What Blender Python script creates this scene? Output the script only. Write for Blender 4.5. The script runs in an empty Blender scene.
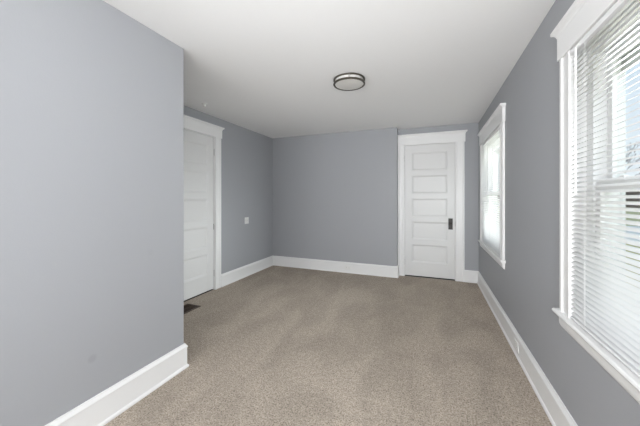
import bpy, bmesh, math, random
from mathutils import Vector, Matrix
random.seed(7)
sc = bpy.context.scene
col = sc.collection
R = math.radians

# ------------------------------------------------------------------ camera
cam_d = bpy.data.cameras.new('camera')
cam = bpy.data.objects.new('camera', cam_d)
col.objects.link(cam)
cam.location = (0, 0, 1.301)
cam.rotation_euler = (R(90), 0, R(21.66))
cam_d.sensor_width = 36
cam_d.lens = 281 / 640 * 36
cam_d.shift_y = -15.5 / 640
cam_d.clip_start = 0.02
cam_d.clip_end = 400
sc.camera = cam

# ------------------------------------------------------------------ world, lights, exposure
sc.view_settings.view_transform = 'Standard'
sc.view_settings.look = 'None'
sc.view_settings.gamma = 1
sc.view_settings.use_curve_mapping = False
sc.view_settings.exposure = 0.0

world = bpy.data.worlds.new('world')
sc.world = world
world.use_nodes = True
wn = world.node_tree
wn.nodes.clear()
wo = wn.nodes.new('ShaderNodeOutputWorld')
wb = wn.nodes.new('ShaderNodeBackground')
wtc = wn.nodes.new('ShaderNodeTexCoord')
wsep = wn.nodes.new('ShaderNodeSeparateXYZ')
wr = wn.nodes.new('ShaderNodeValToRGB')
wr.color_ramp.elements[0].position = 0.0
wr.color_ramp.elements[0].color = (0.90, 0.95, 1.0, 1)
wr.color_ramp.elements[1].position = 0.7
wr.color_ramp.elements[1].color = (0.50, 0.72, 1.0, 1)
wn.links.new(wtc.outputs['Generated'], wsep.inputs[0])
wn.links.new(wsep.outputs['Z'], wr.inputs[0])
wn.links.new(wr.outputs[0], wb.inputs[0])
wb.inputs[1].default_value = 1.05
wn.links.new(wb.outputs[0], wo.inputs[0])


def area(name, loc, target, sx, sy, power, color=(1, 1, 1), spread=180):
    d = bpy.data.lights.new(name, 'AREA')
    d.shape = 'RECTANGLE'
    d.size = sx
    d.size_y = sy
    d.energy = power
    d.color = color
    d.spread = R(spread)
    o = bpy.data.objects.new(name, d)
    col.objects.link(o)
    o.location = loc
    o.rotation_euler = (Vector(target) - Vector(loc)).to_track_quat('-Z', 'Y').to_euler()
    return o


# added area lamps outside the two windows, standing in for daylight and ground bounce
DAY = (0.95, 0.98, 1.0)
ROOM = (0.97, 0.985, 1.0)
area('sky_fill_light', (2.7, 0.2, 3.2), (0.67, 1.25, 1.30), 2.2, 1.6, 70, DAY)
area('sky_fill_light', (3.4, 4.8, 1.7), (0.67, 3.9, 1.45), 1.6, 1.6, 380, DAY)
area('ground_fill_light', (2.1, 3.9, -0.15), (0.67, 3.9, 1.3), 1.6, 1.2, 130, DAY)
# unseen fill lamps added around and behind the camera to even out the room light
area('rear_fill_light', (-0.55, -3.35, 1.35), (-0.8, 3.0, 1.5), 2.2, 1.7, 122, ROOM)
area('camera_fill_light', (0.30, -0.30, 1.25), (-2.4, 3.6, 1.7), 0.5, 0.7, 27, ROOM)
area('side_fill_light', (-1.60, 0.2, 1.1), (0.66, 2.8, 1.7), 0.5, 0.9, 6, ROOM, 110)
area('low_fill_light', (-0.45, -0.5, 0.25), (-1.0, 3.3, 2.44), 0.9, 0.4, 2.4, ROOM, 65)
area('overhead_fill_light', (-0.55, 0.1, 2.38), (-1.2, 4.0, 0.9), 0.6, 0.4, 15, ROOM)


# ------------------------------------------------------------------ materials
def new_mat(name):
    m = bpy.data.materials.new(name)
    m.use_nodes = True
    nt = m.node_tree
    return m, nt, nt.nodes['Principled BSDF']


def plain(name, c, rough=0.5, metal=0.0, bump=0.0, bscale=60, var=0.0):
    m, nt, b = new_mat(name)
    b.inputs['Base Color'].default_value = (*c, 1)
    b.inputs['Roughness'].default_value = rough
    b.inputs['Metallic'].default_value = metal
    tc = nt.nodes.new('ShaderNodeTexCoord')
    n = nt.nodes.new('ShaderNodeTexNoise')
    n.inputs['Scale'].default_value = bscale
    n.inputs['Detail'].default_value = 3
    nt.links.new(tc.outputs['Object'], n.inputs['Vector'])
    if bump:
        bp = nt.nodes.new('ShaderNodeBump')
        bp.inputs['Strength'].default_value = bump
        bp.inputs['Distance'].default_value = 0.002
        nt.links.new(n.outputs['Fac'], bp.inputs['Height'])
        nt.links.new(bp.outputs[0], b.inputs['Normal'])
    if var:
        mx = nt.nodes.new('ShaderNodeMixRGB')
        mx.inputs[1].default_value = (*[v * (1 - var) for v in c], 1)
        mx.inputs[2].default_value = (*[min(1, v * (1 + var)) for v in c], 1)
        nt.links.new(n.outputs['Fac'], mx.inputs[0])
        nt.links.new(mx.outputs[0], b.inputs['Base Color'])
    return m


WALLC = (0.370, 0.380, 0.400)
M_wall = plain('grey_wall_paint', WALLC, 0.55, bump=0.12, bscale=140, var=0.015)
M_ceil = plain('white_ceiling_paint', (0.90, 0.90, 0.895), 0.8, bump=0.1, bscale=90, var=0.01)
M_trim = plain('white_trim_paint', (0.84, 0.84, 0.835), 0.35, bump=0.03, bscale=30)
M_door = plain('white_door_paint', (0.72, 0.72, 0.715), 0.4, bump=0.03, bscale=30)
M_vinyl = plain('white_vinyl', (0.82, 0.82, 0.82), 0.4)
M_cord = plain('white_cord', (0.8, 0.8, 0.78), 0.8)
M_plate = plain('white_plastic', (0.82, 0.82, 0.80), 0.35)
M_slot = plain('dark_slot', (0.05, 0.05, 0.05), 0.6)
M_bronze = plain('dark_bronze', (0.06, 0.056, 0.054), 0.5, 0.5, var=0.25, bscale=50)
M_nickel = plain('brushed_nickel', (0.15, 0.135, 0.11), 0.36, 0.9, var=0.1)
M_chrome = plain('steel', (0.6, 0.59, 0.57), 0.3, 1.0)
M_brown = plain('brown_register_metal', (0.06, 0.035, 0.022), 0.5, 0.2, var=0.3)
M_dark = plain('dark_void', (0.012, 0.01, 0.009), 0.9)
M_hinge = plain('painted_hinge', (0.68, 0.68, 0.67), 0.4)

# near wall: same paint with one small scuff
M_wall_scuff = M_wall.copy()
M_wall_scuff.name = 'grey_wall_paint_scuffed'
nt = M_wall_scuff.node_tree
b = nt.nodes['Principled BSDF']
src = b.inputs['Base Color'].links[0].from_socket
geo = nt.nodes.new('ShaderNodeNewGeometry')
prev = src
for (pt, rad, dk) in (((-1.763, 0.99, 0.40), 0.022, 0.90), ((-1.763, 1.34, 0.93), 0.02, 0.97)):
    dist = nt.nodes.new('ShaderNodeVectorMath')
    dist.operation = 'DISTANCE'
    dist.inputs[1].default_value = pt
    nt.links.new(geo.outputs['Position'], dist.inputs[0])
    mr = nt.nodes.new('ShaderNodeMapRange')
    mr.interpolation_type = 'SMOOTHSTEP'
    mr.inputs['From Min'].default_value = rad * 0.5
    mr.inputs['From Max'].default_value = rad * 1.4
    mr.inputs['To Min'].default_value = dk
    mr.inputs['To Max'].default_value = 1.0
    nt.links.new(dist.outputs['Value'], mr.inputs['Value'])
    sm = nt.nodes.new('ShaderNodeVectorMath')
    sm.operation = 'SCALE'
    nt.links.new(prev, sm.inputs[0])
    nt.links.new(mr.outputs[0], sm.inputs['Scale'])
    prev = sm.outputs[0]
nt.links.new(prev, b.inputs['Base Color'])

# blinds: white, a little translucent
M_slat, nt, b = new_mat('white_blind_slat')
b.inputs['Base Color'].default_value = (0.82, 0.82, 0.82, 1)
b.inputs['Roughness'].default_value = 0.4
tr = nt.nodes.new('ShaderNodeBsdfTranslucent')
tr.inputs[0].default_value = (0.9, 0.9, 0.9, 1)
mx = nt.nodes.new('ShaderNodeMixShader')
mx.inputs[0].default_value = 0.15
nt.links.new(b.outputs[0], mx.inputs[1])
nt.links.new(tr.outputs[0], mx.inputs[2])
nt.links.new(mx.outputs[0], nt.nodes['Material Output'].inputs[0])

# clear glass
M_glass, nt, b = new_mat('window_glass')
nt.nodes.remove(b)
tp = nt.nodes.new('ShaderNodeBsdfTransparent')
tp.inputs[0].default_value = (0.97, 0.985, 0.98, 1)
gl = nt.nodes.new('ShaderNodeBsdfGlossy')
gl.inputs['Roughness'].default_value = 0.02
fr = nt.nodes.new('ShaderNodeMapRange')
lw = nt.nodes.new('ShaderNodeLayerWeight')
pw = nt.nodes.new('ShaderNodeMath')
pw.operation = 'POWER'
pw.inputs[1].default_value = 4
lw.inputs[0].default_value = 0.5
nt.links.new(lw.outputs['Facing'], pw.inputs[0])
nt.links.new(pw.outputs[0], fr.inputs['Value'])
fr.inputs['To Min'].default_value = 0.03
fr.inputs['To Max'].default_value = 0.9
mx = nt.nodes.new('ShaderNodeMixShader')
nt.links.new(fr.outputs[0], mx.inputs[0])
nt.links.new(tp.outputs[0], mx.inputs[1])
nt.links.new(gl.outputs[0], mx.inputs[2])
nt.links.new(mx.outputs[0], nt.nodes['Material Output'].inputs[0])

# frosted lamp glass
M_frost, nt, b = new_mat('frosted_lamp_glass')
b.inputs['Base Color'].default_value = (0.74, 0.725, 0.69, 1)
b.inputs['Roughness'].default_value = 0.35

# carpet
M_carpet, nt, b = new_mat('beige_carpet')
b.inputs['Roughness'].default_value = 0.95
b.inputs['Specular IOR Level'].default_value = 0.1
tc = nt.nodes.new('ShaderNodeTexCoord')
n1 = nt.nodes.new('ShaderNodeTexNoise')      # tufts
n1.inputs['Scale'].default_value = 105
n1.inputs['Detail'].default_value = 4
n1.inputs['Roughness'].default_value = 0.75
n2 = nt.nodes.new('ShaderNodeTexNoise')      # clumps
n2.inputs['Scale'].default_value = 32
n2.inputs['Detail'].default_value = 3
n3 = nt.nodes.new('ShaderNodeTexNoise')      # tread marks
n3.inputs['Scale'].default_value = 1.7
n3.inputs['Detail'].default_value = 3
n3.inputs['Distortion'].default_value = 0.6
mp = nt.nodes.new('ShaderNodeMapping')
mp.inputs['Rotation'].default_value = (0, 0, R(25))
mp.inputs['Scale'].default_value = (1.6, 0.8, 1)
for n in (n1, n2):
    nt.links.new(tc.outputs['Object'], n.inputs['Vector'])
nt.links.new(tc.outputs['Object'], mp.inputs[0])
nt.links.new(mp.outputs[0], n3.inputs['Vector'])
r1 = nt.nodes.new('ShaderNodeValToRGB')
e = r1.color_ramp.elements
e[0].position = 0.35
e[0].color = (0.12, 0.10, 0.078, 1)
e[1].position = 0.60
e[1].color = (0.54, 0.468, 0.396, 1)
em = e.new(0.46)
em.color = (0.384, 0.328, 0.272, 1)
nt.links.new(n1.outputs['Fac'], r1.inputs[0])


def ramp(nt, src, a, b_, lo, hi):
    r = nt.nodes.new('ShaderNodeMapRange')
    r.inputs['From Min'].default_value = a
    r.inputs['From Max'].default_value = b_
    r.inputs['To Min'].default_value = lo
    r.inputs['To Max'].default_value = hi
    nt.links.new(src, r.inputs['Value'])
    return r.outputs[0]


k2 = ramp(nt, n2.outputs['Fac'], 0.35, 0.65, 0.90, 1.09)
k3 = ramp(nt, n3.outputs['Fac'], 0.40, 0.60, 0.91, 1.07)
pr = nt.nodes.new('ShaderNodeMath')
pr.operation = 'MULTIPLY'
nt.links.new(k2, pr.inputs[0])
nt.links.new(k3, pr.inputs[1])
vs = nt.nodes.new('ShaderNodeVectorMath')
vs.operation = 'SCALE'
nt.links.new(r1.outputs[0], vs.inputs[0])
nt.links.new(pr.outputs[0], vs.inputs['Scale'])
nt.links.new(vs.outputs[0], b.inputs['Base Color'])
bp = nt.nodes.new('ShaderNodeBump')
bp.inputs['Strength'].default_value = 0.6
bp.inputs['Distance'].default_value = 0.006
nt.links.new(n1.outputs['Fac'], bp.inputs['Height'])
nt.links.new(bp.outputs[0], b.inputs['Normal'])

M_lawn = plain('dry_lawn', (0.60, 0.53, 0.27), 0.95, bscale=3, var=0.35)
M_drive = plain('concrete_drive', (0.82, 0.79, 0.74), 0.9, bscale=4, var=0.1)
M_fence = plain('weathered_brown_boards', (0.10, 0.065, 0.05), 0.85, bscale=6, var=0.4)
M_shrub = plain('evergreen_leaves', (0.045, 0.06, 0.03), 0.8, bscale=8, var=0.4)
M_bark = plain('grey_bark', (0.11, 0.11, 0.14), 0.9, bscale=12, var=0.3)
M_ext = plain('white_siding', (0.8, 0.8, 0.8), 0.6)


# ------------------------------------------------------------------ mesh helpers
def box(bm, x0, x1, y0, y1, z0, z1):
    vs = [bm.verts.new(p) for p in ((x0, y0, z0), (x1, y0, z0), (x1, y1, z0), (x0, y1, z0),
                                    (x0, y0, z1), (x1, y0, z1), (x1, y1, z1), (x0, y1, z1))]
    for f in ((0, 3, 2, 1), (4, 5, 6, 7), (0, 1, 5, 4), (1, 2, 6, 5), (2, 3, 7, 6), (3, 0, 4, 7)):
        bm.faces.new([vs[i] for i in f])


def obj(name, bm, m, parent=None, bevel=0.0, smooth=False, loc=None, rotz=0.0):
    bmesh.ops.recalc_face_normals(bm, faces=bm.faces)
    me = bpy.data.meshes.new(name)
    bm.to_mesh(me)
    bm.free()
    ms = m if isinstance(m, (list, tuple)) else [m]
    for x in ms:
        me.materials.append(x)
    o = bpy.data.objects.new(name, me)
    col.objects.link(o)
    if parent:
        o.parent = parent
    if loc:
        o.location = loc
    o.rotation_euler.z = rotz
    if bevel:
        md = o.modifiers.new('bevel', 'BEVEL')
        md.width = bevel
        md.segments = 2
        md.limit_method = 'ANGLE'
    if smooth:
        for p in me.polygons:
            p.use_smooth = True
        try:
            me.set_sharp_from_angle(angle=R(35))
        except Exception:
            pass
    return o


def struct(o):
    o['kind'] = 'structure'
    return o


def tag(o, label, cat, group=None, kind=None):
    o['label'] = label
    o['category'] = cat
    if group:
        o['group'] = group
    if kind:
        o['kind'] = kind
    return o


def empty(name, loc, rotz=0.0):
    o = bpy.data.objects.new(name, None)
    o.empty_display_size = 0.1
    col.objects.link(o)
    o.location = loc
    o.rotation_euler.z = rotz
    return o


def sweep(bm, path, prof, segs=None, zoff=0.0):
    """profile points (offset to the left of travel, z) swept along a 2D path with mitred corners"""
    P = [Vector((p[0], p[1])) for p in path]
    n = len(P)
    dirs = [(P[i + 1] - P[i]).normalized() for i in range(n - 1)]
    offs = []
    for i in range(n):
        if i == 0:
            d = dirs[0]
            o = Vector((-d.y, d.x))
        elif i == n - 1:
            d = dirs[-1]
            o = Vector((-d.y, d.x))
        else:
            a = Vector((-dirs[i - 1].y, dirs[i - 1].x))
            c = Vector((-dirs[i].y, dirs[i].x))
            s = a + c
            o = s / (1 + a.dot(c))
        offs.append(o)
    for i in (segs if segs is not None else range(n - 1)):
        rings = []
        for j in (i, i + 1):
            rings.append([bm.verts.new((P[j].x + offs[j].x * q[0], P[j].y + offs[j].y * q[0], q[1] + zoff)) for q in prof])
        k = len(prof)
        for a in range(k):
            c = (a + 1) % k
            bm.faces.new((rings[0][a], rings[0][c], rings[1][c], rings[1][a]))
        bm.faces.new(rings[0])
        bm.faces.new(list(reversed(rings[1])))


def lathe(bm, prof, seg=48, cx=0, cy=0, axis='Z', cz=0):
    rings = []
    for (r, z) in prof:
        ring = []
        for k in range(seg):
            a = 2 * math.pi * k / seg
            if axis == 'Z':
                p = (cx + r * math.cos(a), cy + r * math.sin(a), cz + z)
            else:                       # along -Y (towards the room in local door space)
                p = (cx + r * math.cos(a), cy + z, cz + r * math.sin(a))
            ring.append(bm.verts.new(p))
        rings.append(ring)
    for i in range(len(rings) - 1):
        for k in range(seg):
            c = (k + 1) % seg
            bm.faces.new((rings[i][k], rings[i][c], rings[i + 1][c], rings[i + 1][k]))
    if prof[0][0] > 1e-5:
        bm.faces.new(list(reversed(rings[0])))
    if prof[-1][0] > 1e-5:
        bm.faces.new(rings[-1])


def tube(bm, a, b_, r0, r1=None, seg=8):
    a, b_ = Vector(a), Vector(b_)
    r1 = r0 if r1 is None else r1
    d = (b_ - a).normalized()
    u = d.orthogonal().normalized()
    v = d.cross(u)
    A, B = [], []
    for k in range(seg):
        t = 2 * math.pi * k / seg
        w = u * math.cos(t) + v * math.sin(t)
        A.append(bm.verts.new(a + w * r0))
        B.append(bm.verts.new(b_ + w * r1))
    for k in range(seg):
        c = (k + 1) % seg
        bm.faces.new((A[k], A[c], B[c], B[k]))
    bm.faces.new(list(reversed(A)))
    bm.faces.new(B)


# ------------------------------------------------------------------ room dimensions
H = 2.44
XR = 0.666            # right wall
YB = 4.86             # wall with the far door
YM = 4.70             # main back wall
XJ = -0.525           # jog between them
XL = -2.85            # left wall
XN = -1.763            # near wall face
YN = 1.615            # its end
YR = -3.5             # rear wall
WT = 0.165             # outer wall thickness
# windows (outer casing extents along Y)
WINS = ((0.49, 1.896), (3.22, 4.60))
CW = 0.11
Z_ST, Z_HD = 0.69, 2.045

bm = bmesh.new()
box(bm, XL - 0.2, XR, YR, YB, -0.12, 0.0)
struct(obj('floor', bm, M_carpet))
bm = bmesh.new()
box(bm, XL - 0.2, XR + WT, YR - 0.15, YB + 0.2, H, H + 0.12)
struct(obj('ceiling', bm, M_ceil))

# right wall with two openings
bm = bmesh.new()
ys = [YR - 0.15]
for a, c in WINS:
    ys += [a + CW, c - CW]
ys.append(YB + 0.2)
for i in range(0, len(ys), 2):
    box(bm, XR, XR + WT, ys[i], ys[i + 1], -0.3, H)
for a, c in WINS:
    box(bm, XR, XR + WT, a + CW, c - CW, -0.3, Z_ST - 0.02)
    box(bm, XR, XR + WT, a + CW, c - CW, Z_HD, H)
struct(obj('wall_right', bm, M_wall))

# wall holding the far door, with a recess for the leaf
DX0, DX1 = -0.419, 0.347
DTOP = 2.165
bm = bmesh.new()
box(bm, XJ, DX0, YB, YB + 0.09, -0.1, H)
box(bm, DX1, XR, YB, YB + 0.09, -0.1, H)
box(bm, DX0, DX1, YB, YB + 0.09, DTOP, H)
box(bm, XJ, XR, YB + 0.09, YB + 0.2, -0.1, H)
struct(obj('wall_back_right', bm, M_wall))
bm = bmesh.new()
box(bm, XL - 0.2, XJ, YM, YB + 0.2, -0.1, H)
struct(obj('wall_back', bm, M_wall))

# left wall with door recess
LY0, LY1 = 2.335, 3.139
bm = bmesh.new()
box(bm, XL - 0.09, XL, YN, LY0, -0.1, H)
box(bm, XL - 0.09, XL, LY1, YM, -0.1, H)
box(bm, XL - 0.09, XL, LY0, LY1, DTOP - 0.01, H)
box(bm, XL - 0.2, XL - 0.09, YN, YM, -0.1, H)
struct(obj('wall_left', bm, M_wall))

# near wall block (closet or stair enclosure) and rear wall
bm = bmesh.new()
box(bm, XL - 0.2, XN, YR, YN, -0.1, H)
struct(obj('wall_left_near', bm, M_wall_scuff, bevel=0.004))
bm = bmesh.new()
box(bm, XL - 0.2, XR, YR - 0.15, YR, -0.1, H)
struct(obj('wall_rear', bm, M_wall))

# baseboards
BH = 0.183
BP = [(0, 0), (0.026, 0), (0.026, 0.012), (0.021, 0.020), (0.0165, 0.022), (0.0165, 0.150), (0.020, 0.153),
      (0.020, 0.160), (0.015, 0.168), (0.010, 0.176), (0.008, BH), (0, BH)]
path1 = [(XR, YR), (XR, YB), (0.473, YB)]
path2 = [(XJ, YB - 0.024), (XJ, YM), (XL, YM), (XL, 3.262)]
path3 = [(XL, 2.213), (XL, YN), (XN, YN), (XN, YR)]


def base(name, path, segs):
    bm = bmesh.new()
    sweep(bm, path, BP, segs)
    return struct(obj(name, bm, M_trim))


base('baseboard_right', path1, [0])
base('baseboard_back_right', path1, [1])
base('baseboard_back', path2, [0, 1])
base('baseboard_left', path2, [2])
base('baseboard_left_near', path3, [0, 1, 2])

# ------------------------------------------------------------------ trim shared by doors and windows
CROWN = [(0, 0), (0.022, 0), (0.024, 0.004), (0.026, 0.012), (0.032, 0.020), (0.042, 0.026), (0.044, 0.029),
         (0.044, 0.044), (0, 0.044)]


def casing_leg(bm, x0, x1, z0, z1, inner_right):
    """side casing board, bead on its inner edge and a raised band on its outer edge; room is at -y"""
    w = x1 - x0
    pr = [(0, 0), (0, 0.019), (0.003, 0.022), (0.024, 0.022), (0.029, 0.016), (0.034, 0.0145), (w - 0.034, 0.0145),
          (w - 0.029, 0.015), (w - 0.024, 0.020), (w - 0.003, 0.021), (w, 0.018), (w, 0)]
    lo, hi = [], []
    for (u, v) in pr:
        x = x0 + u if inner_right else x1 - u
        lo.append(bm.verts.new((x, -v, z0)))
        hi.append(bm.verts.new((x, -v, z1)))
    n = len(pr)
    for i in range(n):
        j = (i + 1) % n
        bm.faces.new((lo[i], lo[j], hi[j], hi[i]))
    bm.faces.new(lo)
    bm.faces.new(hi)


def make_head(bm, x0, x1, z0, z1, over=0.012, left=True, cap=0.044):
    xl = x0 - over if left else x0
    xr = x1 + over
    zc = z1 - 0.044
    box(bm, xl, xr, -0.026, 0, z0, zc + 0.001)
    # crown rings (outline offset outwards at each height)
    rings = []
    for (o, z) in CROWN[1:-1]:
        e = o - 0.022
        a = xl - (e + 0.004 if left else 0)
        c = xr + e + 0.004
        y = -0.026 - e
        rings.append([bm.verts.new(p) for p in ((a, 0, zc + z), (a, y, zc + z), (c, y, zc + z), (c, 0, zc + z))])
    for i in range(len(rings) - 1):
        for k in range(4):
            j = (k + 1) % 4
            bm.faces.new((rings[i][k], rings[i][j], rings[i + 1][j], rings[i + 1][k]))
    bm.faces.new(rings[0])
    bm.faces.new(rings[-1])


# ------------------------------------------------------------------ doors (local: x along width, room at -y)
def leaf_mesh(W, z0, z1, y0=0.030, t=0.04):
    """five flat panels with sloped sticking"""
    bm = bmesh.new()
    st = 0.112
    top, bot, rail = 0.125, 0.225, 0.090
    ph = (z1 - z0 - top - bot - 4 * rail) / 5
    g = 0.0
    box(bm, g, st, y0, y0 + t, z0, z1)
    box(bm, W - st, W - g, y0, y0 + t, z0, z1)
    box(bm, st, W - st, y0, y0 + t, z0, z0 + bot)
    box(bm, st, W - st, y0, y0 + t, z1 - top, z1)
    z = z0 + bot
    for k in range(5):
        a, c = z, z + ph
        # sticking: step, slope, panel
        r = []
        for (ins, dep) in ((0, 0.0), (0.003, 0.003), (0.013, 0.005), (0.020, 0.0115), (0.023, 0.012)):
            r.append([bm.verts.new(p) for p in ((st + ins, y0 + dep, a + ins), (W - st - ins, y0 + dep, a + ins),
                                                (W - st - ins, y0 + dep, c - ins), (st + ins, y0 + dep, c - ins))])
        for i in range(len(r) - 1):
            for q in range(4):
                j = (q + 1) % 4
                bm.faces.new((r[i][q], r[i][j], r[i + 1][j], r[i + 1][q]))
        bm.faces.new(r[-1])
        if k < 4:
            box(bm, st, W - st, y0, y0 + t, c, c + rail)
        z = c + rail
    box(bm, st, W - st, y0 + 0.018, y0 + 0.03, z0 + bot, z1 - top)
    return bm


def hinge_mesh(x, z):
    bm = bmesh.new()
    tube(bm, (x, -0.003, z - 0.045), (x, -0.003, z + 0.045), 0.0065, seg=10)
    for k in (-1, 1):
        tube(bm, (x, -0.003, z + k * 0.045), (x, -0.003, z + k * 0.052), 0.004, 0.002, seg=8)
    box(bm, x - 0.003, x + 0.003, -0.002, 0.035, z - 0.044, z + 0.044)
    return bm


def door(name, loc, rotz, W, top, cl, cr, handle_x, hinge_x, lever_z, leftover=True, crown_z=2.336):
    d = struct(empty(name, loc, rotz))
    lf = obj('door_leaf', leaf_mesh(W - 0.012, 0.016, top - 0.006, 0.012), M_door, d, loc=(0.006, 0, 0), bevel=0.0015)
    bm = bmesh.new()                                   # jamb lining
    box(bm, -0.001, 0.0045, -0.001, 0.089, 0, top)
    box(bm, W - 0.0045, W + 0.001, -0.001, 0.089, 0, top)
    box(bm, 0.0045, W - 0.0045, -0.001, 0.089, top - 0.0045, top)
    box(bm, 0.0045, 0.018, 0.055, 0.089, 0, top)
    box(bm, W - 0.018, W - 0.0045, 0.055, 0.089, 0, top)
    obj('door_jamb', bm, M_trim, d)
    bm = bmesh.new()
    box(bm, 0.0045, W - 0.0045, 0.012, 0.088, 0.0005, 0.004)  # near-black strip, shade of the gap under the leaf put in as colour
    obj('gap_shade_strip', bm, M_dark, d)
    bm = bmesh.new()
    casing_leg(bm, -cl, 0, 0, top, True)
    casing_leg(bm, W, W + cr, 0, top, False)
    make_head(bm, -cl, W + cr, top, crown_z, left=leftover)
    obj('door_casing', bm, M_trim, d)
    for z in (0.235, 1.94):
        obj('hinge', hinge_mesh(hinge_x, z), M_hinge, d)
    if handle_x is not None:
        bm = bmesh.new()
        box(bm, handle_x - 0.031, handle_x + 0.031, 0.006, 0.013, lever_z - 0.088, lever_z + 0.088)
        pl = obj('lock_plate', bm, M_bronze, d, bevel=0.003)
        pl['label'] = 'dark bronze lock plate'
        bm = bmesh.new()
        lathe(bm, [(0.013, 0.008), (0.013, 0.0), (0.010, -0.004), (0.009, -0.026), (0.016, -0.032), (0.025, -0.038),
                   (0.0285, -0.048), (0.025, -0.058), (0.014, -0.063), (0.0001, -0.064)], 24, handle_x, 0, 'Y', lever_z + 0.028)
        kb = obj('knob', bm, M_bronze, pl, smooth=True)
        bm = bmesh.new()
        lathe(bm, [(0.005, 0.007), (0.005, 0.004), (0.0001, 0.004)], 12, handle_x, 0, 'Y', lever_z - 0.045)
        box(bm, handle_x - 0.002, handle_x + 0.002, 0.004, 0.007, lever_z - 0.062, lever_z - 0.045)
        obj('keyhole', bm, M_slot, pl)
        bm = bmesh.new()
        box(bm, W - 0.0075, W - 0.003, 0.006, 0.012, lever_z - 0.035, lever_z + 0.045)
        obj('strike_plate', bm, M_nickel, d)
    return d


d1 = door('door_1', (DX0, YB, 0), 0, DX1 - DX0, DTOP, 0.105, 0.125, 0.696, 0.002, 0.884, leftover=False)
d1['label'] = 'white five-panel door with dark lock plate in the far back wall'
d2 = door('door_2', (XL, LY0, 0), R(90), LY1 - LY0, DTOP - 0.01, 0.12, 0.115, 0.07, LY1 - LY0 - 0.002, 0.884, crown_z=2.312)
d2['label'] = 'white five-panel door in the left wall, half hidden by the near wall'


# ------------------------------------------------------------------ windows (local: x from far end towards camera, +y outdoors)
def window(name, ya, yb):
    W = yb - ya - 2 * CW                       # clear opening
    w = struct(empty(name, (XR, yb - CW, 0), R(-90)))
    zs, zh = Z_ST, Z_HD
    bm = bmesh.new()
    casing_leg(bm, -CW, 0, zs, zh, True)
    casing_leg(bm, W, W + CW, zs, zh, False)
    make_head(bm, -CW, W + CW, zh, 2.215, over=0.018)
    obj('window_casing', bm, M_trim, w)
    bm = bmesh.new()                           # stool with rounded nose and horns
    pr = [(-0.042, 0.008), (-0.045, 0.014), (-0.042, 0.021), (-0.036, 0.025), (0.0, 0.025), (0.0, 0.0), (-0.036, 0.0)]
    lo = [bm.verts.new((-CW - 0.036, p[0], zs - 0.025 + p[1])) for p in pr]
    hi = [bm.verts.new((W + CW + 0.036, p[0], zs - 0.025 + p[1])) for p in pr]
    for i in range(len(pr)):
        j = (i + 1) % len(pr)
        bm.faces.new((lo[i], lo[j], hi[j], hi[i]))
    bm.faces.new(lo)
    bm.faces.new(hi)
    box(bm, 0.0, W, 0.0, 0.055, zs - 0.02, zs)
    obj('window_stool', bm, M_trim, w)
    bm = bmesh.new()                           # apron: flat board with a cove at its foot
    pr = [(0, 0), (-0.010, 0.0), (-0.014, 0.006), (-0.020, 0.018), (-0.022, 0.03), (-0.022, 0.065), (0, 0.065)]
    lo = [bm.verts.new((-CW - 0.006, p[0], 0.600 + p[1])) for p in pr]
    hi = [bm.verts.new((W + CW + 0.006, p[0], 0.600 + p[1])) for p in pr]
    for i in range(len(pr)):
        j = (i + 1) % len(pr)
        bm.faces.new((lo[i], lo[j], hi[j], hi[i]))
    bm.faces.new(lo)
    bm.faces.new(hi)
    obj('apron', bm, M_trim, w)
    bm = bmesh.new()                           # lining of the reveal
    box(bm, 0.0, 0.003, 0.0, 0.05, zs, zh)
    box(bm, W - 0.003, W, 0.0, 0.05, zs, zh)
    box(bm, 0.003, W - 0.003, 0.0, 0.05, zh - 0.004, zh)
    obj('window_jamb', bm, M_trim, w)
    fw = 0.060                                 # vinyl frame
    bm = bmesh.new()
    box(bm, 0.0, fw, 0.05, 0.15, zs, zh)
    box(bm, W - fw, W, 0.05, 0.15, zs, zh)
    box(bm, fw, W - fw, 0.05, 0.15, zh - 0.058, zh)
    box(bm, fw, W - fw, 0.05, 0.15, zs - 0.02, zs + 0.03)
    obj('window_frame', bm, M_vinyl, w, bevel=0.003)
    bm = bmesh.new()                           # outdoor trim
    box(bm, 0.0, 0.061, 0.15, 0.166, zs - 0.02, zh)
    box(bm, W - 0.061, W, 0.15, 0.166, zs - 0.02, zh)
    box(bm, 0.061, W - 0.061, 0.15, 0.166, 1.883, zh)
    box(bm, 0.061, W - 0.061, 0.15, 0.20, zs - 0.02, zs + 0.03)
    obj('outer_trim', bm, M_ext, w)

    def sash(y0, y1, z0, z1, stile, rt, rb):
        bm = bmesh.new()
        g = 0.004
        box(bm, fw + g, fw + stile, y0, y1, z0, z1)
        box(bm, W - fw - stile, W - fw - g, y0, y1, z0, z1)
        box(bm, fw + stile, W - fw - stile, y0, y1, z1 - rt, z1)
        box(bm, fw + stile, W - fw - stile, y0, y1, z0, z0 + rb)
        s = obj('window_sash', bm, M_vinyl, w, bevel=0.003)
        bm = bmesh.new()
        ym = (y0 + y1) / 2
        box(bm, fw + stile - 0.004, W - fw - stile + 0.004, ym - 0.002, ym + 0.002, z0 + rb - 0.004, z1 - rt + 0.004)
        obj('glass_pane', bm, M_glass, s)
        return s
    lo_s = sash(0.058, 0.090, zs + 0.034, 1.374, 0.042, 0.044, 0.06)
    sash(0.100, 0.132, 1.338, zh - 0.066, 0.042, 0.045, 0.04)
    for x in (0.24, W - 0.24):
        bm = bmesh.new()
        box(bm, x - 0.03, x + 0.03, 0.062, 0.086, 1.374, 1.380)
        lathe(bm, [(0.014, 0), (0.014, 0.010), (0.009, 0.014), (0.0001, 0.014)], 16, x, 0.074, 'Z', 1.380)
        box(bm, x - 0.006, x + 0.028, 0.062, 0.074, 1.382, 1.391)
        obj('sash_lock', bm, M_vinyl, lo_s)
    return w, W


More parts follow.
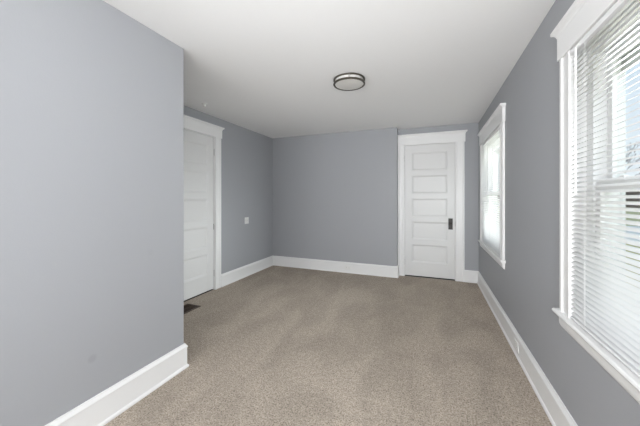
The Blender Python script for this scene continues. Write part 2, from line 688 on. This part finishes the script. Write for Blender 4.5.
def blind(ya, yb, label, pitch=0.0232, wand_x=None):
    W = yb - ya - 2 * CW
    b_ = empty('window_blind', (XR, yb - CW, Z_ST), R(-90))
    tag(b_, label, 'window blind', 'white blinds on the right wall')
    x0, x1 = 0.005, W - 0.005
    zt = Z_HD - Z_ST - 0.005
    yc = -0.005
    bm = bmesh.new()
    box(bm, x0, x1, yc - 0.013, yc + 0.014, zt - 0.026, zt)
    obj('headrail', bm, M_vinyl, b_, bevel=0.002)
    zb = 0.016
    bm = bmesh.new()
    box(bm, x0, x1, yc - 0.0125, yc + 0.0125, zb - 0.011, zb)
    obj('bottom_rail', bm, M_vinyl, b_, bevel=0.003)
    z_hi = zt - 0.040
    n = int((z_hi - zb - 0.012) / pitch)
    tilt = R(27)
    bm = bmesh.new()
    hw = 0.0125
    for i in range(n + 1):
        zc = z_hi - i * pitch
        up, dn = [], []
        K = 6
        for k in range(K + 1):
            u = -1 + 2 * k / K
            yy = u * hw
            cr = 0.0022 * (1 - u * u)
            for lst, th in ((up, 0.0004), (dn, -0.0004)):
                h = cr + th
                lst.append((yy * math.cos(tilt) - h * math.sin(tilt), yy * math.sin(tilt) + h * math.cos(tilt)))
        ring = up + dn[::-1]
        A = [bm.verts.new((x0 + 0.002, yc + p[0], zc + p[1])) for p in ring]
        B = [bm.verts.new((x1 - 0.002, yc + p[0], zc + p[1])) for p in ring]
        m_ = len(ring)
        for k in range(m_):
            j = (k + 1) % m_
            bm.faces.new((A[k], A[j], B[j], B[k]))
        bm.faces.new(A)
        bm.faces.new(B[::-1])
    obj('slats', bm, M_slat, b_, smooth=True)
    for x in (0.15, W / 2, W - 0.15):
        bm = bmesh.new()
        for yy in (yc - 0.0125, yc + 0.0125):
            tube(bm, (x - 0.004, yy, zb - 0.003), (x - 0.004, yy, zt - 0.02), 0.0005, seg=5)
            tube(bm, (x + 0.004, yy, zb - 0.003), (x + 0.004, yy, zt - 0.02), 0.0005, seg=5)
        obj('ladder_cord', bm, M_cord, b_)
    wand_x = 0.103
    bm = bmesh.new()
    yw = yc - 0.027
    tube(bm, (wand_x, yw, zt - 0.03), (wand_x, yw, 1.335 - Z_ST), 0.0042, seg=8)
    tube(bm, (wand_x, yw, 1.335 - Z_ST), (wand_x, yw, 1.318 - Z_ST), 0.0055, 0.004, seg=8)
    tube(bm, (wand_x, yw, zt - 0.03), (wand_x, yc - 0.013, zt - 0.012), 0.0022, seg=6)
    obj('tilt_wand', bm, M_plate, b_, smooth=True)
    return b_


window('window_1', *WINS[0])
window('window_2', *WINS[1])
blind(*WINS[0], 'white horizontal blind in the large near window at the right edge')
blind(*WINS[1], 'white horizontal blind in the far window beside the back door corner')

# ------------------------------------------------------------------ ceiling light
cl = empty('ceiling_light', (-0.737, 2.617, H))
tag(cl, 'round flush ceiling light with two dark nickel rings and frosted glass', 'ceiling light')
bm = bmesh.new()
lathe(bm, [(0.118, 0.0), (0.122, -0.006), (0.118, -0.008)], 64)
obj('mounting_pan', bm, M_nickel, cl, smooth=True)
bm = bmesh.new()
lathe(bm, [(0.116, -0.006), (0.1335, -0.008), (0.1360, -0.050), (0.133, -0.054), (0.110, -0.056), (0.06, -0.058), (0.0001, -0.059)], 64)
obj('glass_shade', bm, M_frost, cl, smooth=True)
for (za, zb_, ro) in ((-0.003, -0.014, 0.152), (-0.041, -0.056, 0.152)):
    bm = bmesh.new()
    lathe(bm, [(0.1365, za), (ro - 0.002, za), (ro, za - 0.002), (ro, zb_ + 0.002), (ro - 0.002, zb_), (0.1365, zb_), (0.1365, za)], 72)
    obj('ring', bm, M_nickel, cl, smooth=True)
for k in range(3):
    a = math.atan2(-2.536, 0.714) + k * 2 * math.pi / 3
    bm = bmesh.new()
    c, s = math.cos(a) * 0.1435, math.sin(a) * 0.1435
    tube(bm, (c, s, -0.0145), (c, s, -0.0405), 0.006, seg=12)
    obj('post', bm, M_chrome, cl, smooth=True)

# ------------------------------------------------------------------ ceiling fitting
sd = empty('ceiling_sprinkler', (-2.566, 2.66, H))
tag(sd, 'tiny white round fitting on the ceiling above the left door', 'ceiling fitting')
bm = bmesh.new()
lathe(bm, [(0.036, 0.0), (0.036, -0.003), (0.030, -0.008), (0.013, -0.011), (0.0001, -0.011)], 32)
obj('escutcheon', bm, M_plate, sd, smooth=True)
bm = bmesh.new()
lathe(bm, [(0.010, -0.010), (0.010, -0.024), (0.015, -0.027), (0.015, -0.032), (0.006, -0.037), (0.0001, -0.037)], 20)
obj('spray_head', bm, M_plate, sd, smooth=True)

# ------------------------------------------------------------------ light switch on the left wall
sw = empty('light_switch', (XL, 3.877, 0.92), R(90))
tag(sw, 'square white switch plate on the grey left wall, right of the door', 'light switch')
bm = bmesh.new()
box(bm, -0.054, 0.054, -0.006, 0, -0.054, 0.054)
p_ = obj('cover_plate', bm, M_plate, sw, bevel=0.003)
for x in (-0.023, 0.023):
    bm = bmesh.new()
    box(bm, x - 0.006, x + 0.006, -0.0068, -0.005, -0.013, 0.013)
    obj('toggle_slot', bm, M_hinge, sw)
    bm = bmesh.new()
    v = [bm.verts.new((p[0] + x, p[1], p[2])) for p in (
        (-0.004, -0.006, -0.006), (0.004, -0.006, -0.006), (0.004, -0.006, 0.006), (-0.004, -0.006, 0.006),
        (-0.003, -0.016, 0.004), (0.003, -0.016, 0.004), (0.003, -0.014, 0.011), (-0.003, -0.014, 0.011))]
    for f in ((0, 1, 2, 3), (4, 5, 6, 7), (0, 1, 5, 4), (1, 2, 6, 5), (2, 3, 7, 6), (3, 0, 4, 7)):
        bm.faces.new([v[i] for i in f])
    obj('toggle', bm, M_plate, sw)
    for z in (-0.030, 0.030):
        bm = bmesh.new()
        lathe(bm, [(0.0032, -0.005), (0.0032, -0.0068), (0.0001, -0.0072)], 12, x, 0, 'Y', z)
        obj('screw', bm, M_hinge, sw)


# ------------------------------------------------------------------ outlets in the baseboards
def outlet(loc, rotz, label):
    o = empty('wall_outlet', loc, rotz)
    tag(o, label, 'electrical outlet', 'white outlets set in the baseboards')
    bm = bmesh.new()
    box(bm, -0.058, 0.058, -0.007, 0.0, -0.036, 0.036)
    obj('cover_plate', bm, M_plate, o, bevel=0.003)
    for s in (-0.020, 0.020):
        bm = bmesh.new()
        n = 20
        lo, hi = [], []
        for k in range(n):
            a = 2 * math.pi * k / n
            x = s + 0.0165 * math.cos(a)
            z = max(-0.0135, min(0.0135, 0.0175 * math.sin(a)))
            lo.append(bm.verts.new((x, -0.004, z)))
            hi.append(bm.verts.new((x, -0.0085, z)))
        for k in range(n):
            j = (k + 1) % n
            bm.faces.new((lo[k], lo[j], hi[j], hi[k]))
        bm.faces.new(lo)
        bm.faces.new(hi)
        f = obj('socket', bm, M_plate, o)
        bm = bmesh.new()
        for zz in (-0.006, 0.006):
            box(bm, s - 0.0035, s + 0.0035, -0.0089, -0.0065, zz - 0.001, zz + 0.001)
        lathe(bm, [(0.002, -0.0065), (0.002, -0.0089), (0.0001, -0.0089)], 10, s + 0.009, 0, 'Y', 0)
        obj('slot', bm, M_slot, f)
    return o


outlet((XR - 0.0165, 2.733, 0.088), R(-90), 'white outlet in the right baseboard between the two windows')
outlet((-1.345, YM - 0.0165, 0.088), 0, 'white outlet in the baseboard of the back wall')

# ------------------------------------------------------------------ floor register
fv = empty('floor_vent', (-2.665, 2.44, 0))
tag(fv, 'brown slotted floor vent in the carpet before the left door', 'floor vent')
bm = bmesh.new()
hx, hy = 0.105, 0.155
for (a, b2, c, d_) in ((-hx, hx, -hy, -hy + 0.02), (-hx, hx, hy - 0.02, hy), (-hx, -hx + 0.02, -hy + 0.02, hy - 0.02), (hx - 0.02, hx, -hy + 0.02, hy - 0.02)):
    box(bm, a, b2, c, d_, 0.0, 0.007)
obj('frame', bm, M_brown, fv, bevel=0.002)
bm = bmesh.new()
y = -hy + 0.028
while y < hy - 0.025:
    box(bm, -hx + 0.02, hx - 0.02, y, y + 0.005, 0.0005, 0.005)
    y += 0.014
box(bm, -0.004, 0.004, -hy + 0.02, hy - 0.02, 0.0005, 0.0056)
obj('louvres', bm, M_brown, fv)
bm = bmesh.new()
box(bm, -hx + 0.02, hx - 0.02, -hy + 0.02, hy - 0.02, 0.0001, 0.0006)
obj('duct_opening', bm, M_dark, fv)

# ------------------------------------------------------------------ outdoors seen between the slats
GZ = -0.3
bm = bmesh.new()
box(bm, XR + WT, 120, -60, 140, GZ - 0.2, GZ)
struct(obj('ground', bm, M_lawn))
bm = bmesh.new()
dirv = Vector((0.6626, 1.339)).normalized()
perp = Vector((dirv.y, -dirv.x))


def strip(bm, t0, t1, half, z0, z1):
    k = Vector((0.6626, 1.339)).length
    c0, c1 = dirv * t0 * k, dirv * t1 * k
    pts = [c0 - perp * half, c0 + perp * half, c1 + perp * half, c1 - perp * half]
    lo = [bm.verts.new((p.x, p.y, z0)) for p in pts]
    hi = [bm.verts.new((p.x, p.y, z1)) for p in pts]
    for i in range(4):
        j = (i + 1) % 4
        bm.faces.new((lo[i], lo[j], hi[j], hi[i]))
    bm.faces.new(lo)
    bm.faces.new(hi)


strip(bm, 10.2, 15.5, 9, GZ, GZ + 0.03)
struct(obj('driveway', bm, M_drive))
fc = empty('board_fence', (dirv.x * 62, dirv.y * 62, GZ), math.atan2(perp.y, perp.x))
tag(fc, 'dark brown board fence beyond the lawn outside the near window', 'fence')
bm = bmesh.new()
for i in range(-30, 30):
    box(bm, i * 0.8 + 0.02, i * 0.8 + 0.78, -0.02, 0.02, 0.05, 2.6 + 0.05 * math.sin(i * 2.1))
obj('board_panel', bm, M_fence, fc)
for i in range(-3, 4):
    bm = bmesh.new()
    box(bm, i * 8 - 0.08, i * 8 + 0.08, 0.02, 0.18, 0, 2.8)
    obj('post', bm, M_fence, fc)


def tree(loc, h, label, seed):
    rnd = random.Random(seed)
    bm = bmesh.new()

    def grow(p, d, L, r, lev):
        q = p + d * L
        tube(bm, p, q, r, r * 0.7, seg=4 if lev else 8)
        if lev >= 6:
            return
        for k in range(3 if lev < 2 else 2 + (rnd.random() < 0.5)):
            ax = Vector((rnd.uniform(-1, 1), rnd.uniform(-1, 1), rnd.uniform(-0.3, 0.3))).normalized()
            nd = (Matrix.Rotation(rnd.uniform(0.25, 0.75), 3, ax) @ d)
            nd = (nd + Vector((0, 0, 0.12))).normalized()
            grow(q, nd, L * rnd.uniform(0.62, 0.86), max(0.012, r * 0.66), lev + 1)
    grow(Vector((0, 0, 0)), Vector((0, 0, 1)), h * 0.22, h * 0.011, 0)
    o = obj('bare_tree', bm, M_bark, loc=loc)
    tag(o, label, 'tree', 'bare trees outside the near window')


for i, (t, s, h) in enumerate(((27, -1.5, 9.0), (31, 3.5, 10), (24, 8, 8.0), (34, -9, 10))):
    k = Vector((0.6626, 1.339)).length
    p = dirv * t * k + perp * s
    tree((p.x, p.y, GZ), h, ['bare grey tree seen through the near window above the sash rail',
                             'taller bare tree outdoors, just right of the framed tree',
                             'bare tree outdoors nearest the house, right of the view',
                             'bare tree outdoors farthest left beyond the lawn'][i], 11 + i)
sh = None
for i, (t, s, r) in enumerate(((5.2, 1.2, 0.42), (4.6, 2.0, 0.38))):
    rnd = random.Random(50 + i)
    k = Vector((0.6626, 1.339)).length
    p = dirv * t * k + perp * s
    bm = bmesh.new()
    for q in range(420):
        a = rnd.uniform(0, 6.283)
        u = rnd.uniform(-0.2, 1)
        rr = r * (0.7 + 0.3 * rnd.random())
        c = Vector((rr * math.cos(a) * math.sqrt(max(0, 1 - u * u)), rr * math.sin(a) * math.sqrt(max(0, 1 - u * u)), rr * 0.9 * (u + 0.2)))
        n = Vector((rnd.uniform(-1, 1), rnd.uniform(-1, 1), rnd.uniform(0, 1))).normalized()
        e1 = n.orthogonal().normalized() * 0.03
        e2 = n.cross(e1)
        vs = [bm.verts.new(c + e1), bm.verts.new(c + e2 * 1.5), bm.verts.new(c - e1), bm.verts.new(c - e2 * 1.5)]
        bm.faces.new(vs)
    tube(bm, (0, 0, 0), (0, 0, r * 0.8), 0.03, 0.015, seg=6)
    o = obj('low_shrub', bm, M_shrub, loc=(p.x, p.y, GZ))
    tag(o, ['dark low evergreen shrub outside the near window, farther from the wall',
            'dark low evergreen shrub outside the near window, closer to the wall'][i], 'shrub', 'shrubs outside')
